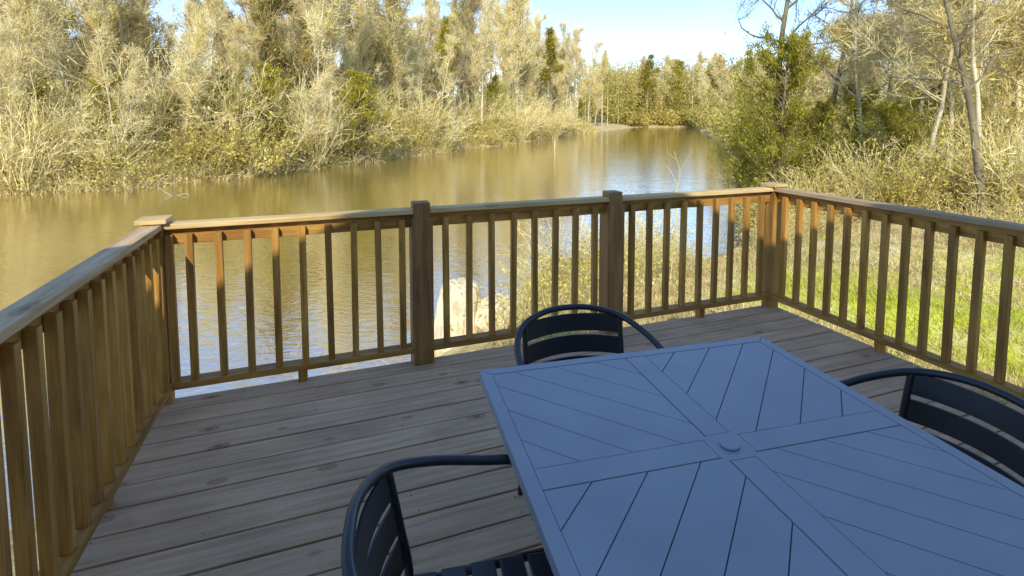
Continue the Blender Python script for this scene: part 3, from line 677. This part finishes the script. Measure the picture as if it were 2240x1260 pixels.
P8=scatter(220,fn8,lambda P,d:(d>.3)&(d<12)); H8=rg.uniform(2.5,7,len(P8))*(.6+P8[:,1]/200)
PA=np.concatenate([P5,P6,P7,P8]); HA=np.concatenate([H5,H6,H7,H8]); WA=np.concatenate([H5*.2,H6*.17,H7*.5,H8*.42])
per=np.concatenate([np.full(len(P5),100),np.full(len(P6),300),np.full(len(P7),160),np.full(len(P8),220)])
idx=np.repeat(np.arange(len(PA)),per); n=len(idx)
u_=norm(rg.normal(size=(n,3)))*np.power(rg.random((n,1)),.45)
cl=np.sin(idx*12.9+np.round(u_[:,0]*2)*3.1+np.round(u_[:,2]*3)*5.3)
C=PA[idx]+u_*np.stack([WA[idx],WA[idx],HA[idx]*.5],1)*(1+.25*cl[:,None])+np.stack([np.zeros(n),np.zeros(n),HA[idx]*.5],1)
Vl,Ql=leaves(C,.12+PA[idx][:,1]*.0013,.5,rg)
k5=len(P5); T0=PA[:k5].copy(); T1=T0.copy(); T1[:,2]+=HA[:k5]*.9; Vt,Qt=prisms(T0,T1,np.full(k5,.2),np.full(k5,.05),4)
V,Q,mi=cat((Vl,Ql,0),(Vt,Qt,1)); mi[:len(Ql)]=np.where(rg.random(len(PA))[idx]<.32,2,0)
M_far=plant('far_wood_leaf',[(.34,.26,.055),(.60,.47,.13),(.78,.66,.28)],.3,wscale=.06); M_farg=plant('far_wood_pine',[(.12,.105,.014),(.31,.265,.035),(.52,.45,.08)],.3,wscale=.06)
u=link('far_wood',fast_mesh('far_wood',V,Q,[M_far,M_bark,M_farg],mi)); u["kind"]="stuff"; u["label"]="distant wooded hills beyond the river bend"; u["category"]="woods"

# ------------------------------------------------------------ stump, boulder, driftwood, post in the water
M_stump=wood('weathered_stump_wood',2,(.36,.27,.14),(.76,.63,.40),(.90,.82,.60),bump=1.0,knots=False,gs=8)
def stump():
    bm=bmesh.new(); k=40; rings=[]; hs=[-.3,0,.12,.28,.45,.62,.8,.97,1.1,1.2,1.26]; sh=[1.5,1.42,1.3,1.18,1.1,1.04,1,.97,.92,.78,.5]
    for h,s_ in zip(hs,sh):
        ring=[]
        for q in range(k):
            a=2*math.pi*q/k; nz=noise.noise(Vector((math.cos(a)*1.6,math.sin(a)*1.6,h*1.4)))*.22+noise.noise(Vector((math.cos(a)*6,math.sin(a)*6,h*2)))*.13
            rr=.34*s_*(1+nz)
            ring.append(bm.verts.new((rr*math.cos(a)*1.3,rr*math.sin(a),h+.06*noise.noise(Vector((math.cos(a)*3,math.sin(a)*3,h*3))))))
        rings.append(ring)
    c=bm.verts.new((.02,0,1.24))
    for A,B in zip(rings,rings[1:]):
        for q in range(k): bm.faces.new((A[q],A[(q+1)%k],B[(q+1)%k],B[q]))
    for q in range(k): bm.faces.new((rings[-1][q],rings[-1][(q+1)%k],c))
    return bm_done(bm,'tree_stump',[M_stump])
o=link('tree_stump',stump(),None,(-1.05,10.3,-3.0)); top(o,"rough pale tree stump standing at the water's edge","tree stump")
bm=bmesh.new(); bmesh.ops.create_icosphere(bm,subdivisions=5,radius=.55)
for v in bm.verts: v.co=v.co*(1+.35*noise.noise(v.co*2.6)+.14*noise.noise(v.co*8)); v.co.z*=1.0; v.co.x*=1.2
o=link('boulder',bm_done(bm,'boulder',[M_stump]),None,(-.25,10.5,-2.65)); top(o,"pale rounded boulder beside the stump","boulder")
def limb(name,pts,r,lab,catn,mat):
    bm=bmesh.new()
    for pth,ra,rb in pts: sweep(bm,catmull(pth,5),ra,8,rb)
    o=link(name,bm_done(bm,name,[mat])); top(o,lab,catn); return o
x,y=-22.4,30.3
limb('driftwood',[([(x,y,-3.2),(x-.2,y,-2.75),(x-.65,y+.2,-2.25)],.07,.025),([(x-.15,y,-2.9),(x+.1,y,-2.5),(x+.1,y,-2.2)],.045,.015)],0,"forked grey branch sticking out of the water","driftwood",M_barkm)
x=-19.8
limb('driftwood',[([(x,y,-3.1),(x-.6,y+.1,-2.8),(x-1.2,y+.3,-2.45)],.07,.025),([(x,y+.1,-3.05),(x+.7,y,-2.9),(x+1.0,y-.1,-3.05)],.05,.03)],0,"grey broken branch lying in the shallows","driftwood",M_barkm)
limb('mooring_post',[([(6,73,-3.4),(6,73,-2.4),(6.02,73,-1.5)],.10,.09)],0,"pale wooden post standing in the river","post",M_bark)
x,y=at(1487,24)
limb('dead_sapling',[([(x,y,-3.3),(x-.1,y,-2.0),(x+.05,y,-1.0),(x-.25,y,.0)],.035,.012),([(x,y,-1.1),(x+.3,y,-.5),(x+.6,y,.1)],.02,.008),([(x-.05,y,-1.6),(x-.4,y,-.9),(x-.8,y,-.5)],.018,.008),([(x-.1,y,-.4),(x-.5,y,-.1),(x-.6,y,.3)],.014,.006)],0,"pale leafless sapling rising from the shallows","dead tree",M_twigd)

# ------------------------------------------------------------ light, sky, camera
E=math.radians(ELEV); A25=math.radians(AZI)
tv=d2w(math.sin(A25),math.cos(A25))
trav=Vector((tv[0]*math.cos(E),tv[1]*math.cos(E),-math.sin(E)))
sun=bpy.data.lights.new('sun','SUN'); sun.energy=5.0; sun.angle=math.radians(.5); sun.color=(1,.94,.81)
so=bpy.data.objects.new('sun',sun); COL.objects.link(so); so.rotation_euler=trav.to_track_quat('-Z','Y').to_euler()
W=bpy.data.worlds.new("World"); S.world=W; W.use_nodes=True; nt=W.node_tree
sk=nt.nodes.new('ShaderNodeTexSky'); sk.sky_type='NISHITA'; sk.sun_disc=False; sk.sun_elevation=E; sk.sun_rotation=math.atan2(-tv[0],-tv[1])
sk.air_density=.8; sk.dust_density=.0; sk.ozone_density=3.0
bg=nt.nodes['Background']; bg.inputs[1].default_value=.31; nt.links.new(sk.outputs[0],bg.inputs[0])
cam=bpy.data.cameras.new('camera'); co=bpy.data.objects.new('camera',cam); COL.objects.link(co)
cam.sensor_width=36; cam.lens=1140/2240*36; cam.shift_y=-285/2240; cam.clip_end=6000; cam.clip_start=.02
co.location=(0,0,EYE); co.rotation_euler=(math.radians(90-4.4),0,0); S.camera=co
S.view_settings.view_transform='Standard'; S.view_settings.look='None'; S.view_settings.exposure=0
print("TREES",cnt)
